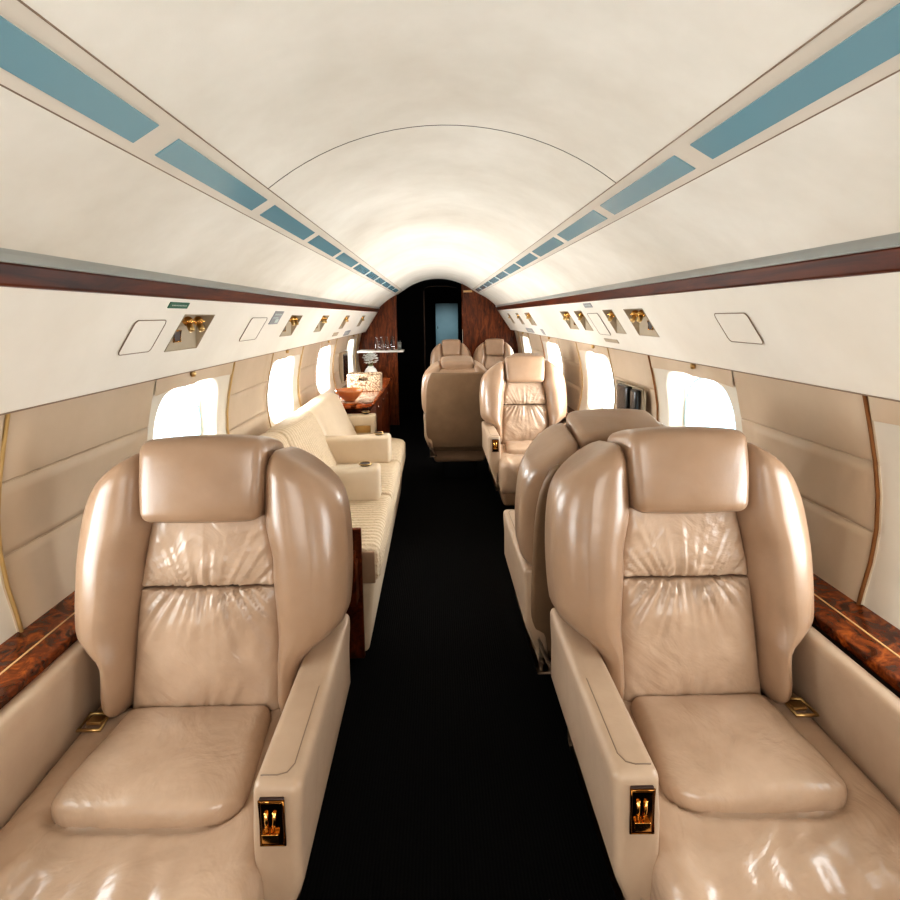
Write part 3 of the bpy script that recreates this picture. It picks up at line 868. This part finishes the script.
# shelf at the left bulkhead, with glassware
sh = tag(obj('shelf', box(-.93, -.40, 5.92, 6.18, .965, .985, .009, (4, 2, 1)), M['white']), 'white rounded shelf on the left wooden bulkhead', 'shelf')
labs = ['clear glass decanter on the white shelf, %s' % t for t in ('leftmost', 'second from the left', 'third from the left', 'rightmost before the grey box')]
for k, x in enumerate((-.72, -.66, -.60, -.53)):
    tag(obj('decanter', lathe([(0, 0), (.022, 0), (.024, .02), (.023, .09), (.012, .125), (.010, .15), (.013, .156), (.008, .156)], 18, (x, 6.04, .9865)), M['glass']), labs[k], 'decanter', 'glass decanters on the white shelf')
gb = empty('dispenser', (-.455, 6.08, .986)); tag(gb, 'small grey container at the right end of the white shelf', 'dispenser')
obj('body', rbox(.022, .03, .045, .010, (2, 2, 3), (0, 0, .046)), M['greyplast'], gb)
obj('lid', rbox(.019, .026, .010, .008, (2, 2, 1), (0, 0, .100)), M['black'], gb)
# dark screen on the left wall
scn = empty('wall_screen', (-.985, 5.32, .90)); tag(scn, 'dark screen on the left wall between the far windows', 'screen')
o = obj('bezel', box(-.012, .028, -.15, .15, -.19, .12, .006), M['pocket'], scn); o = obj('screen', box(.026, .031, -.13, .13, -.17, .10, .002), M['black'], scn)
# wall niche with two handsets on the right
ni = empty('wall_niche', (.985, 2.64, .92)); tag(ni, 'dark rectangular recess in the right wall between two windows', 'niche')
obj('frame', tube([(-.014, -.19, -.13), (-.014, .17, -.13), (-.025, .17, .085), (-.025, -.19, .085)], .006, 6, closed=True), M['pocket'], ni)
obj('recess', box(-.008, -.0155, -.187, .167, -.127, .080, .001), M['pocket'], ni)
hs = tag(obj('handset', rbox(.016, .075, .085, .010, (2, 3, 3), (.953, 2.68, .915)), M['black']), 'wide black handset in the right wall recess, farther one', 'telephone')
hs = tag(obj('handset', rbox(.016, .035, .080, .010, (2, 3, 3), (.953, 2.525, .915)), M['black']), 'narrow black handset in the right wall recess, nearer one', 'telephone')

# ------------------------------------------------------------------ light
W = bpy.data.worlds.new('outside'); S.world = W; W.use_nodes = True
nt = W.node_tree; bg = next(n for n in nt.nodes if n.type == 'BACKGROUND')
tc = N(nt, 'ShaderNodeTexCoord'); n1 = N(nt, 'ShaderNodeTexNoise', Scale=7.0, Detail=4.0); cr_ = N(nt, 'ShaderNodeValToRGB')
cr_.color_ramp.elements[0].position = .38; cr_.color_ramp.elements[0].color = (.52, .80, .95, 1); cr_.color_ramp.elements[1].position = .55; cr_.color_ramp.elements[1].color = (1, .99, .97, 1)
nt.links.new(tc.outputs['Generated'], n1.inputs['Vector']); nt.links.new(n1.outputs['Fac'], cr_.inputs['Fac']); nt.links.new(cr_.outputs['Color'], bg.inputs['Color'])
bg.inputs['Strength'].default_value = 3.2
def area(name, loc, rot, sx, sy, power, col=(1, 1, 1)):
    l = bpy.data.lights.new(name, 'AREA'); l.shape = 'RECTANGLE'; l.size = sx; l.size_y = sy; l.energy = power; l.color = col
    o = bpy.data.objects.new(name, l); COL.objects.link(o); o.location = loc; o.rotation_euler = rot
    return o
PW = {0: 12, 1: 13, 2: 19, 3: 40, 4: 42, 5: 16}
for s in (-1, 1):
    for i, c in enumerate(WC):
        # area lights added outside each pane for daylight, tipped upward to brighten the ceiling
        area('window_daylight', (s*1.20, c, .86), (0, s*(PI/2+.35), 0), .62, .5, PW[i], (1, .985, .96))
# soft fill light added behind the camera, not a cabin fitting
area('rear_fill', (0, -1.3, 1.35), (math.radians(78), 0, 0), 1.0, .7, 18, (1, .965, .91))

l = bpy.data.lights.new('door_fill', 'SPOT'); l.energy = 22; l.spot_size = 1.1; l.spot_blend = 1; l.color = (.8, .95, 1); o = bpy.data.objects.new('door_fill', l); COL.objects.link(o)
o.location = (.1, 7.45, 1.7); o.rotation_euler = (math.radians(55), 0, -.04)  # added spot that brightens the blue door, no fitting modelled
# ------------------------------------------------------------------ camera
cam = bpy.data.cameras.new('camera'); co = bpy.data.objects.new('camera', cam); COL.objects.link(co); S.camera = co
cam.sensor_width = 36; cam.lens = 36*520/900; cam.clip_start = .02
PITCH = math.radians(6.0); ROLL = .016
co.location = (-.02, 0, 1.37)
co.rotation_euler = (Matrix.Rotation(PI/2-PITCH, 3, 'X') @ Matrix.Rotation(ROLL, 3, 'Z').inverted()).to_euler()
cam.shift_x = 13/900; cam.shift_y = -(450-(316+520*math.tan(PITCH)))/900
S.view_settings.view_transform = 'Standard'; S.view_settings.look = 'Medium High Contrast'; S.view_settings.exposure = .14
